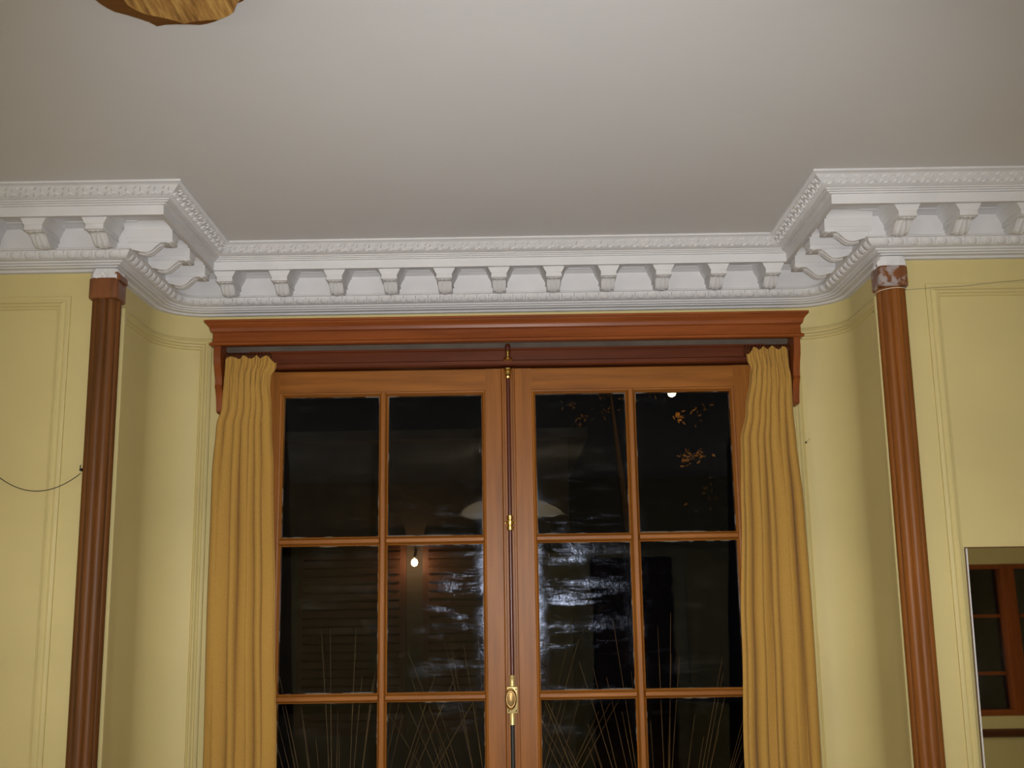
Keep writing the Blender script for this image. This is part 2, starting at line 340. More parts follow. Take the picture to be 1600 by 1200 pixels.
bm = bmesh.new(); flat_panel(bm, -2.75, -1.318, 0.12, 0.74, F + .004); obj('panel_moulding', bm, 'wall', wall_left, 30)
bm = bmesh.new(); flat_panel(bm, 1.244, 2.75, 0.12, 0.74, F + .004); obj('panel_moulding', bm, 'wall', wall_right, 30)
def curved_panel(bm, left, y_front, x_end, z0, z1):
    """moulding frame that follows the bay's rounded corner"""
    def pt(s, h):   # s 0..1 along the centre line, h off the wall
        r = R - h; X = XL if left else XR; sg = 1 if left else -1
        L1, L2 = (B - R) - y_front, R * pi / 2; L3 = abs(x_end - (X + sg * R)); d = s
        if d < L1: return (X + sg * h, y_front + d)
        if d < L1 + L2:
            t = (d - L1) / R; return (X + sg * (R - r * math.cos(t)), B - R + r * math.sin(t))
        return (X + sg * (R + d - L1 - L2), B - h)
    X = XL if left else XR
    LT = (B - R - y_front) + R * pi / 2 + abs(x_end - (X + (R if left else -R)))
    H = [(u, h * 1.35 - .004) for u, h in MP]
    rings = []
    N = 26
    for k in range(N + 1):                      # top run, mitred
        t = k / N; rings.append([(*pt(u + (LT - 2 * u) * t, h), z1 - u) for u, h in H])
    for k in range(N + 1):
        t = k / N; rings.append([(*pt(LT - u - (LT - 2 * u) * t, h), z0 + u) for u, h in H])
    rings.append(rings[0]); sweep(bm, rings)
bm = bmesh.new(); curved_panel(bm, True, F + .072, -1.064, 0.85, 2.522); obj('panel_moulding', bm, 'wall', wall_left, 30)
bm = bmesh.new(); curved_panel(bm, False, F + .072, 1.014, 0.85, 2.526); obj('panel_moulding', bm, 'wall', wall_right, 30)
# the upright batten on the bay's returns, beside each corner post
for left, X, wl in ((True, XL, wall_left), (False, XR, wall_right)):
    sg = 1 if left else -1; bm = bmesh.new()
    prism(bm, [(X - sg * .004, F + .042), (X + sg * .033, F + .042), (X + sg * .036, F + .045), (X + sg * .036, F + .060), (X + sg * .030, F + .066), (X - sg * .004, F + .070)], 'z', 0.1, 2.500)
    obj('batten', bm, 'wall', wl)

# ------------------------------------------------------------------ plaster cornice
PROF = [(-.01, 2.7799), (.290, 2.7799), (.290, 2.7745), (.284, 2.772), (.279, 2.765), (.266, 2.755), (.253, 2.7425), (.247, 2.7405), (.247, 2.7375), (.241, 2.7365), (.241, 2.733),
        (.234, 2.7325), (.233, 2.729), (.226, 2.728), (.226, 2.700), (.214, 2.700), (.214, 2.7235), (.114, 2.7235), (.112, 2.7215), (.105, 2.7205), (.099, 2.7185), (.096, 2.7165),
        (.090, 2.7155), (.087, 2.7140), (.080, 2.7130), (.080, 2.652), (.088, 2.651), (.090, 2.649), (.090, 2.6455), (.084, 2.6445), (.082, 2.638), (.076, 2.630), (.067, 2.624),
        (.062, 2.6225), (.056, 2.6215), (.054, 2.6175), (.047, 2.6150), (.045, 2.6115), (.036, 2.6105), (.033, 2.6070), (.018, 2.6055), (.013, 2.600), (-.01, 2.5995)]
bm = bmesh.new(); bay_sweep(bm, PROF); clean(bm)
cornice = obj('trim_1', bm, 'plaster', None, 32); tag(cornice, 'white plaster cornice with modillions following the walls into the bay', kind='structure')
WL[cornice.name] = Vector()

def path_frames(p, pitch, margin, skip_front=True):
    """evenly spaced (position, tangent, normal) on the stepped-out wall line, run by run"""
    P = [Vector((*q, 0)) for q in path(p, -1.75, 1.75)]
    P2 = [P[0]]
    for q in P[1:]:
        if (q - P2[-1]).length > 1e-6: P2.append(q)
    runs, cur = [], [P2[0], P2[1]]
    for a in P2[2:]:
        d1 = (cur[-1] - cur[-2]).normalized(); d2 = (a - cur[-1]).normalized()
        if d1.dot(d2) < 0.8: runs.append(cur); cur = [cur[-1], a]
        else: cur.append(a)
    runs.append(cur); out = []
    for r in runs:
        L = sum((b - a).length for a, b in zip(r, r[1:])); n = max(1, int(round((L - 2 * margin) / pitch)))
        for k in range(n):
            s = margin + (L - 2 * margin) * (k + .5) / n; acc = 0
            for a, b in zip(r, r[1:]):
                l = (b - a).length
                if acc + l >= s - 1e-9:
                    t = (b - a).normalized(); out.append((a + t * (s - acc), t, Vector((t.y, -t.x, 0)))); break
                acc += l
    return out
def slope_matrix(pos, T, N, pa, pb):
    (p0, z0), (p1, z1) = pa, pb                  # lower, upper profile points
    tdir = (N * (p1 - p0) + Vector((0, 0, z1 - z0))).normalized(); nrm = (N * (z1 - z0) - Vector((0, 0, p1 - p0))).normalized()
    Mx = Matrix((T, tdir, nrm)).transposed().to_4x4(); Mx.translation = Vector((pos.x, pos.y, (z0 + z1) / 2)); return Mx
# egg-and-dart units
bm = bmesh.new(); NR = 8; rings = []
for i, (s, h) in enumerate(((1.05, -.002), (.98, .0018), (.76, .0042), (.35, .0054))):
    rings.append([(.0155 * s * math.cos(2 * pi * k / NR), .0125 * s * math.sin(2 * pi * k / NR), h) for k in range(NR)])
sweep(bm, rings, True, True)
for q in ((.0205, -.0125), ):
    vs = [bm.verts.new(c) for c in ((.0175, .0125, -.001), (.0235, .0125, -.001), (.0215, -.012, -.001), (.0185, -.012, -.001), (.0205, .010, .0048), (.0202, -.009, .003))]
    for f in ((0, 4, 5, 3), (1, 2, 5, 4), (0, 1, 4), (3, 5, 2)): bm.faces.new([vs[i] for i in f])
finish(bm, 60); egg_me = bpy.data.meshes.new('egg'); bm.to_mesh(egg_me); bm.free(); egg_me.materials.append(MW['plaster'])
for pos, T, N in path_frames(.076, .042, .02): inst('egg', egg_me, slope_matrix(pos, T, N, (.067, 2.623), (.086, 2.6445)), cornice)
# leaf sprigs on the crown moulding
bm = bmesh.new()
def leaflet(cx, cy, ang, L, W, h):
    ca, sa = math.cos(ang), math.sin(ang); pts = [(-L, 0, -.0015), (-.2 * L, W, -.001), (L, 0, -.001), (-.2 * L, -W, -.001), (-.15 * L, 0, h), (.55 * L, .1 * W, h * .75)]
    vs = [bm.verts.new((cx + x * ca - y * sa, cy + x * sa + y * ca, z)) for x, y, z in pts]
    for f in ((0, 4, 1), (1, 4, 5), (1, 5, 2), (0, 3, 4), (3, 5, 4), (3, 2, 5)): bm.faces.new([vs[i] for i in f])
leaflet(-.010, -.007, .9, .011, .0045, .005); leaflet(.004, -.010, .35, .010, .004, .0045); leaflet(-.003, .008, .55, .012, .0045, .0055)
leaflet(.011, .004, 1.1, .011, .004, .0045); leaflet(.014, -.006, -.5, .008, .003, .004); leaflet(-.015, .009, -.3, .008, .003, .004)
finish(bm, 20); sprig_me = bpy.data.meshes.new('leaf_sprig'); bm.to_mesh(sprig_me); bm.free(); sprig_me.materials.append(MW['plaster'])
for pos, T, N in path_frames(.268, .040, .006): inst('leaf_sprig', sprig_me, slope_matrix(pos, T, N, (.253, 2.742), (.286, 2.774)) @ Matrix.Diagonal((1, 1.22, 1.3, 1)), cornice)
# modillions: local x across, y = out from the wall, z = world height
bm = bmesh.new()
side = [(.070, 2.7238), (.207, 2.7238), (.209, 2.684), (.205, 2.681), (.2055, 2.674), (.204, 2.668), (.198, 2.664), (.191, 2.665), (.186, 2.669), (.179, 2.6705), (.171, 2.667),
        (.161, 2.657), (.151, 2.647), (.141, 2.640), (.129, 2.637), (.117, 2.639), (.104, 2.643), (.092, 2.646), (.076, 2.650), (.070, 2.652)]
prism(bm, [(y, z) for y, z in side], 'x', -.0225, .0225)
bmesh.ops.bevel(bm, geom=[e for e in bm.edges if abs(abs(e.verts[0].co.x) - .0225) < 1e-5 and abs(e.verts[0].co.x - e.verts[1].co.x) < 1e-5], offset=.002, segments=1, affect='EDGES')
for wd, p1, z0, z1 in ((.0268, .2100, 2.6665, 2.6725), (.0258, .2085, 2.6725, 2.6830), ):
    box(bm, -wd, wd, .07, p1, z0, z1, .0012)
capr = [[(-(.027 + k), .07, z), (-(.027 + k), .2095 + k * .15, z), ((.027 + k), .2095 + k * .15, z), ((.027 + k), .07, z)] for k, z in ((0, 2.6825), (.001, 2.6845), (.003, 2.6885), (.0055, 2.6935), (.0085, 2.6990), (.0110, 2.7035))]
sweep(bm, capr, True, True)
sweep(bm, [[(-k, .07, z), (-k, .2065, z), (k, .2065, z), (k, .07, z)] for k, z in ((.0380, 2.7030), (.0390, 2.7075), (.0415, 2.7125), (.0460, 2.7175), (.0520, 2.7215), (.0560, 2.7234))], True, True)
for s in (-1, 1):                                # side volute discs
    lathe(bm, [(.0085, -.0245 if s < 0 else .0225), (.0085, -.0225 if s < 0 else .0245)], (0, .197, 2.6735), 'x', 12)
finish(bm, 40); mod_me = bpy.data.meshes.new('modillion'); bm.to_mesh(mod_me); bm.free(); mod_me.materials.append(MW['plaster'])
# acanthus leaf hugging the scroll's underside
bm = bmesh.new()
und = [(.104, 2.6425), (.117, 2.6385), (.129, 2.6365), (.141, 2.6395), (.151, 2.6465), (.161, 2.6565), (.171, 2.6665), (.179, 2.6700)]
wds = [.005, .011, .015, .016, .015, .013, .010, .005]
rings = [[(-wd_, y, z + .001), (-wd_ * .55, y, z - .0035), (0, y, z - .0012), (wd_ * .55, y, z - .0035), (wd_, y, z + .001)] for (y, z), wd_ in zip(und, wds)]
sweep(bm, rings)
for s in (-1, 1):                                # V-shaped side lobes on the front roll
    vs = [bm.verts.new((s * x, y, z)) for x, y, z in ((.003, .1985, 2.664), (.017, .2035, 2.678), (.019, .2038, 2.671), (.008, .1965, 2.6615), (.010, .2085, 2.670))]
    for f in ((0, 4, 1), (1, 4, 2), (2, 4, 3), (3, 4, 0)): bm.faces.new([vs[i] for i in f])
finish(bm, 20); ac_me = bpy.data.meshes.new('acanthus_leaf'); bm.to_mesh(ac_me); bm.free(); ac_me.materials.append(MW['plaster'])
spots = [(-.949 + .1823 * k, B, 0) for k in range(11)] + [(-1.181 - .1745 * k, F, 0) for k in range(4)] + [(1.133 + .174 * k, F, 0) for k in range(4)]
spots += [(XL, y, 1) for y in (3.2015, 3.382, 3.558)] + [(XR, y, 2) for y in (3.2015, 3.368, 3.556)]
for x, y, s in spots:
    N = Vector(((0, -1, 0), (1, 0, 0), (-1, 0, 0))[s]); T = Vector((-N.y, N.x, 0))
    Mx = Matrix((T, N, Vector((0, 0, 1)))).transposed().to_4x4()
    if Mx.determinant() < 0: Mx = Matrix((-T, N, Vector((0, 0, 1)))).transposed().to_4x4()
    Mx.translation = Vector((x, y, 0))
    o = inst('modillion', mod_me, Mx, cornice)
    a = bpy.data.objects.new('acanthus_leaf', ac_me); C.objects.link(a); a.parent = o

# ------------------------------------------------------------------ corner posts
def post(name, X, sg, capm, pm, label):
    bm = bmesh.new(); prof = []
    a0, a1 = (pi * 1.0, pi * 2.5) if sg > 0 else (pi * 0.5, pi * 2.0)
    n = 60
    for k in range(n + 1):                       # fluted three-quarter round on the wall's outer corner
        t = a0 + (a1 - a0) * k / n; q = k / n * 5
        fr = q - math.floor(q); r = .0345 + .0075 * math.sin(pi * fr) ** .6
        if k % 12 in (1, 11): r -= .0005
        prof.append((X + r * math.cos(t), F + r * math.sin(t)))
    prof.append((X - sg * .012, F + .012))
    prism(bm, prof, 'z', 0.0, 2.515); o = tag(obj(name, bm, pm, None, 30), label, kind='structure')
    bm = bmesh.new(); rings = []
    for z, r in ((2.509, .0425), (2.512, .0455), (2.568, .0455), (2.572, .0435)):
        ring = []
        for k in range(n + 1):
            t = a0 + (a1 - a0) * k / n; c, s = math.cos(t), math.sin(t)
            rr = r / (abs(c) ** 6 + abs(s) ** 6) ** (1 / 6) * 0.98
            ring.append((X + rr * c, F + rr * s, z))
        ring.append((X - sg * .012, F + .012, z)); rings.append(ring)
    sweep(bm, rings, True, True); cap = obj('post_cap', bm, capm, o, 30)
    # broken plaster between cap and cornice
    bm = bmesh.new(); rnd = random.Random(3 if sg > 0 else 9); rings = []
    for z, r0_, j in ((2.560, .038, .004), (2.5715, .040, .006), (2.580, .041, .005), (2.590, .040, .003), (2.602, .038, 0)):
        ring = []
        for k in range(25):
            t = a0 + (a1 - a0) * k / 24; c, s = math.cos(t), math.sin(t); rr = (r0_ + rnd.uniform(-j, j)) / (abs(c) ** 6 + abs(s) ** 6) ** (1 / 6)
            ring.append((X + rr * c, F + rr * s, z + rnd.uniform(-j, j) * .6))
        ring.append((X - sg * .012, F + .012, z)); rings.append(ring)
    sweep(bm, rings, True, True); tag(obj('plaster_patch', bm, 'plaster', o, 20), 'ragged white plaster above the post cap')
    return o
post_left = post('trim_2', XL - .003, 1, 'cap_clean', 'post_grimy', 'fluted brown corner post left of the bay with a plain block cap')
post_right = post('trim_3', XR - .002, -1, 'cap_worn', 'post', 'fluted brown corner post right of the bay with a scuffed block cap')
# splintered end of the left cap standing up under the cornice
bm = bmesh.new(); prism(bm, [(XL + .022, 2.566), (XL + .046, 2.566), (XL + .044, 2.584), (XL + .036, 2.592), (XL + .026, 2.589)], 'y', F - .036, F + .03); obj('cap_splinter', bm, 'cap_clean', post_left)

# ------------------------------------------------------------------ French doors
YF = 3.795          # leaf face
head = None
bm = bmesh.new()
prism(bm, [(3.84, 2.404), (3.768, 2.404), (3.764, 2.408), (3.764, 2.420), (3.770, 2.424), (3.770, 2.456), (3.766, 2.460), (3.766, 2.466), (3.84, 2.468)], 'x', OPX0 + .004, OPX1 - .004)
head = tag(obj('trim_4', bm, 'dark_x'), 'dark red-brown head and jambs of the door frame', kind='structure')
bm = bmesh.new(); box(bm, -.992, .963, 3.786, 3.797, 2.468, 2.530); tag(obj('backing_strip', bm, 'greyish', head), 'grey-brown strip above the head')  # plain grey-brown strip laid over the wall above the door head
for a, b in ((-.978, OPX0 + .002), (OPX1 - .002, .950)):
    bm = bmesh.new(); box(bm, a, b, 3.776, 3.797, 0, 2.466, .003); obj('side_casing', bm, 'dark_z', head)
for a, b in ((OPX0 + .004, -.868), (.838, OPX1 - .004)):
    bm = bmesh.new(); box(bm, a, b, 3.785, 3.87, 0, 2.404, .003); obj('jamb', bm, 'red_z', head)
bm = bmesh.new(); lathe(bm, [(.008, 0), (.0095, .004), (.0095, .020), (.006, .026)], (-.013, 3.759, 2.452), 'z', 14); obj('bolt_socket', bm, 'rod', head)
bm = bmesh.new(); lathe(bm, [(.0065, .004), (.0100, .001), (.0100, -.005), (.0080, -.007), (.0080, -.019), (.0105, -.022), (.0155, -.026), (.0160, -.031), (.0105, -.035)], (-.013, 3.755, 2.452), 'z', 16); tag(obj('bolt_keeper', bm, 'brass', head), 'polished brass keeper')

ZR = [(1.832, 2.312), (1.322, 1.802), (0.812, 1.292), (0.302, 0.782)]   # pane rows
def bar_profile(c, half, flat, yf, yb, d):
    """glazing-bar section across u (centre c): flat nose, stepped shoulders back to the glass"""
    return [(c - half, yb), (c - half, d), (c - half + .004, d - .004), (c - flat - .002, yf + .004), (c - flat, yf + .001), (c - flat + .002, yf), (c + flat - .002, yf), (c + flat, yf + .001), (c + flat + .002, yf + .004), (c + half - .004, d - .004), (c + half, d), (c + half, yb)]
def leaf(name, x0, x1, g, label):
    """x0,x1 leaf edges; g = glass column edges [(a,b),(c,d)]"""
    root = thing(name, ((x0 + x1) / 2, YF, 0.012), label, None); root['kind'] = 'structure'
    yb = YF + .045; gl = YF + .020
    def stile(a, b, inner):   # inner: +1 glass to the right, -1 to the left
        bm = bmesh.new(); i = b if inner > 0 else a; o = a if inner > 0 else b; s = 1 if inner > 0 else -1
        prism(bm, [(o, YF + .002), (o + s * .002, YF), (i - s * .013, YF), (i - s * .012, YF + .003), (i - s * .006, YF + .005), (i - s * .003, YF + .012), (i, YF + .015), (i, yb), (o, yb)], 'z', .012, 2.399)
        obj('stile', bm, 'wood_z', root, 25)
    stile(x0, g[0][0], 1); stile(g[1][1], x1, -1)
    xa, xb = g[0][0], g[1][1]
    def rail(z0, z1, up, dn):
        bm = bmesh.new(); pr = [(yb, z0), (yb, z1)]
        pr += [(YF + .015, z1), (YF + .012, z1 - .003), (YF + .005, z1 - .006), (YF + .003, z1 - .012), (YF, z1 - .013)] if up else [(YF + .002, z1), (YF, z1 - .002)]
        pr += [(YF, z0 + .013), (YF + .003, z0 + .012), (YF + .005, z0 + .006), (YF + .012, z0 + .003), (YF + .015, z0)] if dn else [(YF, z0 + .002), (YF + .002, z0)]
        prism(bm, pr, 'x', xa - .013, xb + .013); obj('rail', bm, 'wood_x', root, 25)
    rail(2.312, 2.399, False, True); rail(.012, .302, True, False)
    c = (g[0][1] + g[1][0]) / 2; hf = (g[1][0] - g[0][1]) / 2
    bm = bmesh.new(); prism(bm, bar_profile(c, hf, .0075, YF + .001, yb, gl), 'z', .29, 2.324); obj('muntin', bm, 'wood_z', root, 25)
    for (za, _), (_, zb) in zip(ZR, ZR[1:]):
        cz, hz = (za + zb) / 2, (za - zb) / 2
        for a, b in g:
            bm = bmesh.new(); prism(bm, [(y, u) for u, y in bar_profile(cz, hz, .0065, YF + .003, yb, gl)], 'x', a - .003, b + .003); obj('muntin', bm, 'wood_x', root, 25)
    for za, zb in ZR:
        for a, b in g:
            bm = bmesh.new(); box(bm, a - .003, b + .003, gl + .004, gl + .007, za - .003, zb + .003); obj('pane', bm, 'glass', root)
    return root
dl = leaf('door_1', -.868, -.036, [(-.786, -.458), (-.427, -.106)], 'left leaf of the glazed wooden French door')
dr = leaf('door_2', -.0355, .838, [(.079, .389), (.424, .748)], 'right leaf of the glazed wooden French door, carrying the long bolt')
# astragal and cremone bolt on the right leaf
bm = bmesh.new(); prism(bm, [(-.0365, YF + .01), (-.0365, YF - .006), (-.034, YF - .010), (-.029, YF - .010), (-.0275, YF - .008), (.0005, YF - .008), (.002, YF - .010), (.007, YF - .010), (.0095, YF - .006), (.0095, YF + .01)], 'z', .012, 2.398); obj('astragal', bm, 'wood_z', dr, 25)
BX, BY = -.0135, 3.770
bm = bmesh.new(); tube(bm, [(BX, BY, 1.37), (BX, BY, 2.375)], .0068, 12); obj('bolt_rod', bm, 'rod', dr)
bm = bmesh.new(); tube(bm, [(BX - .003, BY, .03), (BX - .002, BY, 1.235)], .0068, 12); tag(obj('bolt_rod', bm, 'black', dr), 'blackened lower bolt rod')
bm = bmesh.new(); lathe(bm, [(.007, -.034), (.0105, -.032), (.0115, -.026), (.0090, -.022), (.0115, -.018), (.0140, -.010), (.0115, -.006), (.0150, -.002), (.0150, .002), (.009, .005)], (BX, BY, 2.392), 'z', 18); obj('bolt_guide', bm, 'brass', dr)
bm = bmesh.new(); lathe(bm, [(.007, -.026), (.0115, -.024), (.0115, -.011), (.0085, -.009), (.0085, -.006), (.0145, -.005), (.0145, .005), (.0085, .006), (.0085, .009), (.0115, .011), (.0115, .024), (.007, .026)], (BX, BY, 1.868), 'z', 18)
box(bm, BX - .0175, BX + .0175, BY - .004, YF - .006, 1.864, 1.872, .001); obj('bolt_guide', bm, 'brass', dr)
bm = bmesh.new()
lathe(bm, [(.0075, 0), (.0105, .001), (.0105, .004), (.0098, .006), (.0098, .029), (.0108, .031), (.0108, .034), (.0075, .035)], (BX - .001, BY, 1.340), 'z', 18)
box(bm, BX - .0195, BX + .0165, BY - .013, YF - .004, 1.255, 1.340, .003)
lathe(bm, [(.0075, -.036), (.0105, -.035), (.0105, -.031), (.0098, -.029), (.0098, -.004), (.0108, -.003), (.0105, 0)], (BX - .002, BY, 1.255), 'z', 18)
case = tag(obj('bolt_case', bm, 'brass_cream', dr), 'dull cream-brass bolt case')
for sx, z in ((-.013, 1.331), (.0105, 1.331), (-.013, 1.264), (.0105, 1.264)):
    bm = bmesh.new(); lathe(bm, [(.0022, 0), (.0022, -.0015), (.0010, -.0022)], (BX + sx, BY - .013, z), 'y', 8); obj('screw', bm, 'black', case)
bm = bmesh.new(); lathe(bm, [(.012, .004), (.008, -.002), (.010, -.008), (.026, -.012), (.033, -.017), (.0345, -.022), (.033, -.026), (.031, -.0265), (.029, -.0245), (.026, -.0275), (.023, -.0275), (.021, -.0255), (.010, -.0275), (.004, -.028)], (BX - .006, BY - .012, 1.303), 'y', 28, .56); tag(obj('oval_knob', bm, 'bronze', case), 'oval dull bronze turning knob')

# ------------------------------------------------------------------ pelmet over the doors
pel = thing('pelmet', (-.015, B, 2.45), 'long moulded red-brown wooden pelmet over the French doors', 'pelmet')
PX0, PX1, PY = -.998, .969, 3.660
QP = [(0, 2.463), (.006, 2.464), (.009, 2.4665), (.009, 2.4715), (.005, 2.475), (.001, 2.4765), (0, 2.479), (0, 2.507), (.003, 2.508), (.007, 2.511), (.008, 2.5155), (.009, 2.519), (.0105, 2.524), (.0145, 2.530), (.0195, 2.535), (.021, 2.539), (.0245, 2.540), (.0245, 2.548), (-.015, 2.548), (-.015, 2.463)]
bm = bmesh.new()
sweep(bm, [[(PX0 - q, B, z) for q, z in QP], [(PX0 - q, PY - q, z) for q, z in QP], [(PX1 + q, PY - q, z) for q, z in QP], [(PX1 + q, B, z) for q, z in QP]], True, True)
obj('moulded_front', bm, 'red_x', pel, 25)
bm = bmesh.new(); box(bm, PX0 + .015, PX1 - .015, PY + .015, B, 2.533, 2.546); obj('top_board', bm, 'dark_wood', pel)
EAR = [(B, 2.463), (PY + .002, 2.463), (PY + .002, 2.430), (PY + .008, 2.405), (PY + .022, 2.380), (PY + .032, 2.355), (PY + .034, 2.338), (PY + .030, 2.332), (PY + .038, 2.325), (PY + .050, 2.300), (PY + .058, 2.270), (PY + .060, 2.252), (PY + .070, 2.248), (B, 2.248)]
for a in (PX0 + .004, PX1 - .026):
    bm = bmesh.new(); prism(bm, EAR, 'x', a, a + .022); obj('end_bracket', bm, 'red_z', pel, 25)

# ------------------------------------------------------------------ curtains, rod, rings
ROD_Y, ROD_Z = 3.722, 2.438
rod = thing('curtain_rod', (-.015, ROD_Y, ROD_Z), 'dark wooden curtain rod tucked under the pelmet', 'curtain rod')
bm = bmesh.new(); tube(bm, [(PX0 + .03, ROD_Y, ROD_Z), (-.815, ROD_Y, ROD_Z)], .010, 14); obj('pole', bm, 'dark_wood', rod)
bm = bmesh.new(); tube(bm, [(.812, ROD_Y, ROD_Z), (PX1 - .03, ROD_Y, ROD_Z)], .010, 14); obj('pole', bm, 'dark_wood', rod)
def interp(tab, z):
    for (z1, a1, b1), (z0, a0, b0) in zip(tab, tab[1:]):
        if z >= z0:
            t = (z - z0) / (z1 - z0); t = max(0, min(1, t)); t = t * t * (3 - 2 * t); return a0 + (a1 - a0) * t, b0 + (b1 - b0) * t
    return tab[-1][1:]
def curtain(left, tab, seed, label):
    rnd = random.Random(seed)
    root = thing('curtain', ((tab[0][1] + tab[0][2]) / 2, 3.722, .02), label, 'curtain')
    NU, NZ = 168, 90; ztop = tab[0][0]
    ph = [rnd.uniform(0, 6.28) for _ in range(8)]
    def warp(u): return u + .022 * math.sin(2 * pi * 1.3 * u + ph[0]) + .014 * math.sin(2 * pi * 2.9 * u + ph[1])
    nf = 7.3
    zs = [ztop - (ztop - .02) * (k / NZ) ** 1.55 for k in range(NZ + 1)]
    rows = []
    for z in zs:
        xl, xr = interp(tab, z); row = []
        d = ztop - z
        for i in range(NU + 1):
            u = i / NU; q = warp(u)
            # pinched pleats near the tape, softer and deeper folds below
            tape = math.exp(-((d - .085) / .035) ** 2); low = min(1, max(0, (d - .06) / .5))
            A = .0080 + .0065 * low; A *= (1 - .30 * tape) * (1 - .35 * math.exp(-d / .03))
            f1 = math.sin(2 * pi * nf * q + ph[2]); f1 = math.copysign(abs(f1) ** .95, f1)
            f2 = math.sin(2 * pi * 4.6 * q + ph[3] + .7 * math.sin(d * 2.2 + ph[4]))
            f3 = math.sin(2 * pi * 23 * q + ph[5])
            fade = .55 + .45 * math.sin(2 * pi * 2.1 * q + d * 3.1 + ph[6])
            y = 3.698 + A * (f1 * (1 - .5 * low * (1 - fade)) * (.85 - .35 * low) + f2 * low * .75) + .0022 * f3 * math.exp(-((d - .09) / .05) ** 2)
            e = min(1, max(0, (d - .02) / .1))
            x = xl + (xr - xl) * u + .005 * math.sin(2 * pi * nf * q + ph[2] + 1.3) * e
            zz = z
            if d < .10:
                k = 1 - d / .10
                inner = (u if left else 1 - u)
                zz += k * (.0055 * math.sin(2 * pi * 4.2 * q + ph[7]) - .020 * max(0, (inner - .80) / .20) - .006 * max(0, (.12 - inner) / .12))
            row.append((x, y, zz))
        rows.append(row)
    bm = bmesh.new(); sweep(bm, [r + [(x, y + .0022, z) for x, y, z in reversed(r)] for r in rows], True, True)
    obj('cloth', bm, 'cloth', root, 70)
    a, b = tab[0][1], tab[0][2]
    x0, x1 = (a + .008, a + .140) if left else (b - .140, b - .008)
    for k in range(12):
        t = k / 11; bm = bmesh.new(); torus(bm, (x0 + (x1 - x0) * t, ROD_Y + rnd.uniform(-.001, .001), ROD_Z - .0045), .0165, .0026, 'x', 18, 6); obj('ring', bm, 'dark_wood', root)
    return root
curtain(True, [(2.432, -.963, -.790), (2.405, -.963, -.792), (2.375, -.963, -.806), (2.34, -.963, -.808), (2.262, -.965, -.800), (2.20, -.981, -.797), (2.04, -.990, -.786), (1.6, -.992, -.770), (1.1, -.988, -.753), (.02, -.985, -.74)], 4, 'mustard curtain hanging left of the glazed doors')
curtain(False, [(2.436, .790, .932), (2.41, .791, .932), (2.375, .799, .931), (2.34, .793, .934), (2.22, .772, .932), (2.12, .750, .936), (1.9, .742, .946), (1.5, .722, .950), (1.1, .708, .949), (.02, .70, .95)], 11, 'mustard curtain hanging right of the glazed doors')

# ------------------------------------------------------------------ mirror leaning in the right-hand panel
mir = thing('wall_mirror', (1.80, F - .01, .98), 'frameless wall mirror in the right wall panel, reflecting a dark window', 'mirror')
tilt = math.radians(1.0)
def mp(x, d, s): # s down from the top edge, d off the glass back
    return (x, F - .004 - s * math.sin(tilt) - d, 1.738 - s * math.cos(tilt))
bm = bmesh.new(); sweep(bm, [[mp(x, .004, s) for x, s in ((1.291, 0), (2.32, 0), (2.32, .76), (1.279, .76))], [mp(x, .009, s) for x, s in ((1.291, 0), (2.32, 0), (2.32, .76), (1.279, .76))]], True, True); obj('silvered_pane', bm, 'mirror', mir)
bm = bmesh.new(); sweep(bm, [[mp(x, .0, s) for x, s in ((1.2865, -.003), (2.324, -.003), (2.324, .764), (1.2745, .764))], [mp(x, .0045, s) for x, s in ((1.2865, -.003), (2.324, -.003), (2.324, .764), (1.2745, .764))]], True, True); obj('backing_board', bm, 'dark_wood', mir)
bm = bmesh.new(); sweep(bm, [[mp(x, .003, s) for x, s in ((1.2875, 0), (1.2905, 0), (1.2785, .76), (1.2755, .76))], [mp(x, .0105, s) for x, s in ((1.2875, 0), (1.2905, 0), (1.2785, .76), (1.2755, .76))]], True, True); tag(obj('edge_strip', bm, 'plaster', mir), 'thin white edge strip')

# ------------------------------------------------------------------ small things on the walls
wire = []
for k in range(25):
    x = -1.56 + (1.56 - 1.252) * k / 24; wire.append((x, F - .016, 1.9425 + 3.3 * (x + 1.375) ** 2))
wr = thing('loose_wire', (-1.252, F - .016, 2.0), 'thin black wire sagging across the left wall to the corner post', 'wire')
bm = bmesh.new(); tube(bm, wire, .0012, 6); obj('cable', bm, 'black', wr)
bm = bmesh.new(); lathe(bm, [(.0045, .010), (.0045, -.002), (.003, -.005)], (-1.2525, F - .015, 2.003), 'y', 10); tube(bm, [(-1.2525, F - .016, 2.003), (-1.2535, F - .020, 2.012), (-1.2505, F - .020, 2.016)], .0016, 6); obj('wire_clip', bm, 'black', wr)
st = thing('string', (XR, F - .04, 2.505), 'pale string tied round the right post below its cap, trailing along the wall', 'string')
bm = bmesh.new(); pts = []
for k in range(19):
    t = pi * 1.0 + (pi * 1.0) * k / 18; pts.append((XR - .002 + .0445 * math.cos(t), F + .0445 * math.sin(t), 2.4985 + .008 * (k / 18)))
tube(bm, pts, .0013, 6); obj('string_loop', bm, 'thread', st)
bm = bmesh.new(); tube(bm, [(XR + .043, F - .002, 2.5065), (1.25, F - .012, 2.5085), (1.35, F - .009, 2.5135), (1.46, F - .010, 2.524), (1.60, F - .010, 2.534)], .0008, 5); obj('string_tail', bm, 'grey_thread', st)
nl = thing('nail', (.995, B, 2.125), 'small rusty nail in the wall right of the right curtain', 'nail')
bm = bmesh.new(); lathe(bm, [(.0012, .01), (.0012, -.010), (.0035, -.0105), (.0035, -.012), (.001, -.0125)], (.995, B, 2.125), 'y', 8); obj('nail_shaft', bm, 'iron', nl)
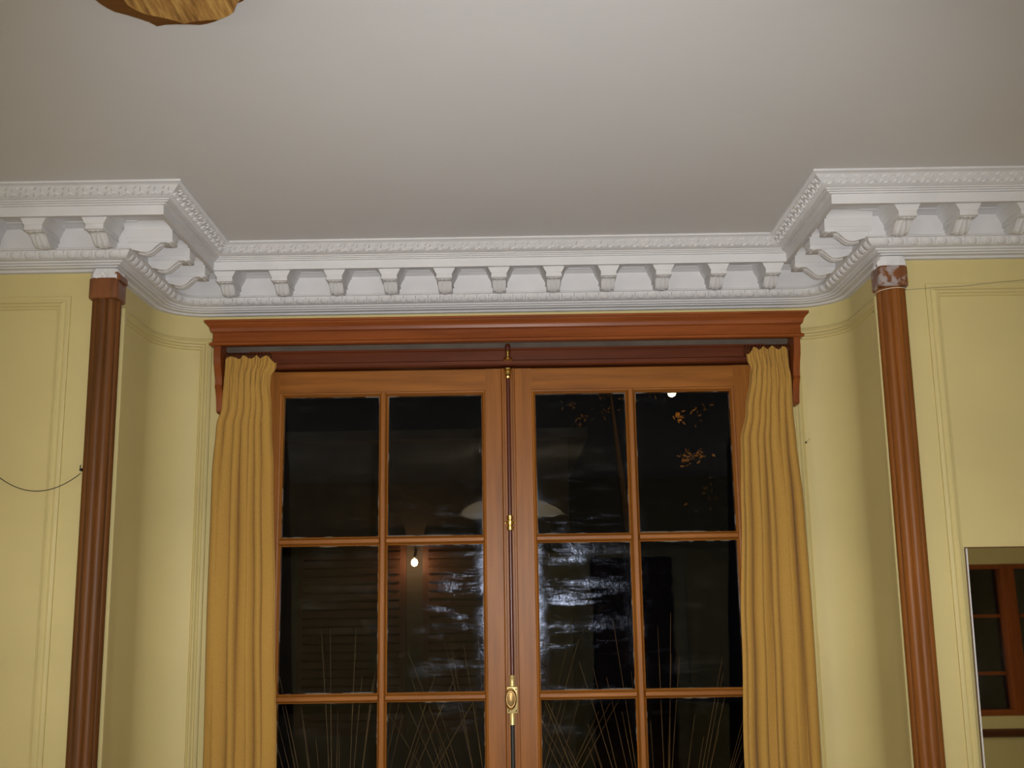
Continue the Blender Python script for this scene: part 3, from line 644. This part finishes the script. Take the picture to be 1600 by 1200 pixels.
bm = bmesh.new(); tube(bm, [(.995, B - .006, 2.126), (1.003, B - .005, 2.133), (1.014, B + .001, 2.139)], .0007, 5); obj('wire_end', bm, 'grey_thread', nl)

# ------------------------------------------------------------------ wooden lamp plate on the ceiling
rose = thing('ceiling_lamp_plate', (-.62, 1.93, CEIL), 'scalloped zebra-grained wooden lamp plate on the ceiling, cut by the top edge', 'lamp plate')
def ogee(cx, cy, r, rot, n=4):
    pts = []
    for i in range(n):
        a = rot + 2 * pi * i / n
        for t, rr in ((0, 1.0), (.07, .93), (.16, .90), (.28, .905), (.38, .95), (.46, .955), (.54, .955), (.62, .95), (.72, .905), (.84, .90), (.93, .93)):
            q = a + 2 * pi * t / n; pts.append((cx + r * rr * math.cos(q), cy + r * rr * math.sin(q)))
    return pts
def plate(name, cx, cy, r, z0, z1, m, rot):
    bm = bmesh.new(); P = [ogee(cx, cy, r, rot), ogee(cx, cy, r, rot), ogee(cx, cy, r * .975, rot)]
    sweep(bm, [[(x, y, z1) for x, y in P[0]], [(x, y, z0 + .004) for x, y in P[1]], [(x, y, z0) for x, y in P[2]]], True, True); return obj(name, bm, m, rose, 30)
tag(plate('back_plate', -.653, 1.945, .155, 2.757, CEIL, 'umber', math.radians(110)), 'dark brown back plate')
plate('grained_plate', -.615, 1.918, .128, 2.735, 2.757, 'zebra', math.radians(100))
bm = bmesh.new(); lathe(bm, [(.052, .012), (.052, 0), (.046, -.006), (.030, -.010), (.028, -.040), (.020, -.045)], (-.60, 1.845, 2.733), 'z', 28); tag(obj('lamp_holder', bm, 'cream', rose), 'round cream lamp holder')

# ------------------------------------------------------------------ hanging lamp behind the camera (its light falls on the room; mirrored in the door glass)
pl = thing('pendant_lamp', (-.02, -1.2, CEIL), 'wide opal glass dish lamp hanging behind the camera', 'lamp')
bm = bmesh.new(); pr = [(.02, .115), (.06, .112), (.14, .098), (.24, .068), (.33, .030), (.385, -.012), (.40, -.045)]
n = 40; rings = [[(-.02 + r * math.cos(2 * pi * k / n), -1.2 + r * math.sin(2 * pi * k / n), 2.335 + h) for k in range(n)] for r, h in pr]
sweep(bm, rings, True); bmesh.ops.recalc_face_normals(bm, faces=bm.faces); obj('glass_dish', bm, 'opal', pl)
bm = bmesh.new(); tube(bm, [(-.02, -1.2, 2.43), (-.02, -1.2, CEIL)], .006, 8); obj('stem', bm, 'brass', pl)
bm = bmesh.new(); lathe(bm, [(.05, 0), (.05, -.012), (.03, -.025), (.01, -.03)], (-.02, -1.2, CEIL), 'z', 20); obj('ceiling_cap', bm, 'brass', pl)

# ------------------------------------------------------------------ outside: balcony, reeds, house, tree, street lamp
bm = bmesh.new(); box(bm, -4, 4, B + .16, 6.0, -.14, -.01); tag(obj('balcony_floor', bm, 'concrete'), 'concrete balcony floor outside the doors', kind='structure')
bm = bmesh.new(); box(bm, -40, 40, 6.0, 60, -3.6, -3.5); tag(obj('street_ground', bm, 'concrete'), 'dark street outside', kind='structure')
def reeds(x, y, seed, n, label):
    rnd = random.Random(seed); base = Vector((x, y, -.01))
    root = thing('reed_plant', base, label, 'plant', None)
    bm = bmesh.new(); lathe(bm, [(.11, 0), (.125, .02), (.165, .40), (.18, .41), (.18, .45), (.155, .455), (.15, .42)], base, 'z', 24); obj('pot', bm, 'terracotta', root)
    bm = bmesh.new(); lathe(bm, [(.150, .0), (.150, .02), (.05, .03)], base + Vector((0, 0, .40)), 'z', 20); obj('soil', bm, 'soil', root)
    for k in range(n):
        a = -.50 + 1.0 * (k + rnd.uniform(.1, .9)) / n; fy = rnd.uniform(-.12, .16)
        L = rnd.uniform(.70, 1.18) * (1 - .25 * abs(a)); b0 = base + Vector((a * .16 + rnd.uniform(-.02, .02), rnd.uniform(-.07, .07), .41))
        bend = rnd.uniform(-.10, .16) * a; pts = []
        for i in range(7):
            t = i / 6; pts.append(b0 + Vector((L * (math.sin(a) * t + bend * t * t), fy * L * t, L * math.cos(a) * t)))
        bm = bmesh.new(); tube(bm, pts, [.0030 * (1 - .72 * i / 6) for i in range(7)], 5); obj('stem', bm, 'reed', root)
    return root
reeds(-.69, 4.50, 21, 34, 'dry reed plant outside behind the left door leaf, left of the middle')
reeds(-.07, 5.10, 35, 26, 'dry reed plant outside behind the meeting stiles of the doors')
reeds(.54, 4.50, 48, 32, 'dry reed plant outside behind the right door leaf')
# house across the street, shuttered, with a wall lantern
hs = thing('neighbour_house', (-1.8, 12.2, -3.5), 'dim house across the street with closed slatted shutters', 'house')
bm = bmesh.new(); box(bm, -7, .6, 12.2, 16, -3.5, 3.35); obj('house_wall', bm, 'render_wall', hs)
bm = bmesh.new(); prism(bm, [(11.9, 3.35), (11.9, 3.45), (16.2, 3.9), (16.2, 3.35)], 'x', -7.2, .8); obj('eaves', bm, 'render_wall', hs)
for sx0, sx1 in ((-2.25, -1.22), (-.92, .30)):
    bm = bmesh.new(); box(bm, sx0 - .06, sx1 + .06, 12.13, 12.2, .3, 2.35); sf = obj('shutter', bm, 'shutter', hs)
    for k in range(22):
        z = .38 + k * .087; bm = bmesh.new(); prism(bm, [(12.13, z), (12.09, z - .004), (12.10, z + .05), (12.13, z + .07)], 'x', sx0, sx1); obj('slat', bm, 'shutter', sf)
lan = thing('wall_lantern', (-1.06, 12.2, 2.04), 'small lit lantern on the house wall beyond the second pane column', 'lantern')
bm = bmesh.new(); tube(bm, [(-1.06, 12.2, 2.14), (-1.06, 12.08, 2.15), (-1.06, 12.02, 2.10)], .012, 6); obj('arm', bm, 'black', lan)
bm = bmesh.new(); lathe(bm, [(.004, -.038), (.026, -.028), (.036, 0), (.028, .028), (.008, .042)], (-1.06, 12.02, 2.05), 'z', 14); obj('globe', bm, 'lamp_glow', lan)
light('lantern_light', 'POINT', (-1.06, 11.92, 2.05), 2.0, (1.0, .55, .25), shadow_soft_size=.04)
# street lamp and the tree around it
sl = thing('street_lamp', (4.33, 30, -3.5), 'lit street lamp far outside, high in the top right pane', 'street lamp')
bm = bmesh.new(); tube(bm, [(7.1, 30.5, -3.5), (7.1, 30.5, 7.0), (6.8, 30.4, 7.36), (4.35, 30, 7.36)], [.09, .06, .05, .04], 8); obj('post', bm, 'black', sl)
bm = bmesh.new(); lathe(bm, [(.02, .12), (.20, .06), (.22, .02), (.13, 0)], (4.33, 30, 7.2), 'z', 14); obj('hood', bm, 'black', sl)
bm = bmesh.new(); lathe(bm, [(.02, -.11), (.09, -.07), (.115, 0), (.09, .03)], (4.33, 30, 7.17), 'z', 14); obj('globe', bm, 'lamp_glow', sl)
light('street_light', 'POINT', (4.33, 30.1, 6.9), 150, (1.0, .50, .16), shadow_soft_size=.1)
tr = thing('street_tree', (3.6, 33, -3.5), 'dark tree beyond the right door leaf, a few leaves lit by the street lamp', 'tree')
bm = bmesh.new(); tube(bm, [(3.7, 33.6, -3.5), (3.6, 33.4, 1), (3.3, 33.2, 4), (2.9, 32.9, 8)], [.22, .17, .12, .03], 8); obj('trunk', bm, 'bark', tr)
bm = bmesh.new(); rnd = random.Random(5)
for cx, cy, cz, s, n in ((4.93, 31.6, 5.60, .20, 34), (5.35, 31.7, 5.75, .25, 10), (4.70, 31.4, 6.75, .14, 16), (1.95, 32, 6.75, .22, 16), (1.70, 32.2, 7.25, .22, 10), (5.4, 31.8, 7.0, .5, 14), (3.0, 33, 7.9, .8, 90), (4.3, 33, 8.3, .7, 90), (5.6, 33, 4.6, .5, 14)):
    for _ in range(n):
        p = Vector((rnd.gauss(cx, s * .5), rnd.gauss(cy, s * .5), rnd.gauss(cz, s * .5))); a = Vector((rnd.uniform(-1, 1), rnd.uniform(-1, 1), rnd.uniform(-1, 1))).normalized(); b = a.orthogonal().normalized()
        bm.faces.new([bm.verts.new(p + v_) for v_ in (a * .09, b * .045, a * -.07, b * -.045)])
obj('leaves', bm, 'leaf', tr, 60)['kind'] = 'stuff'
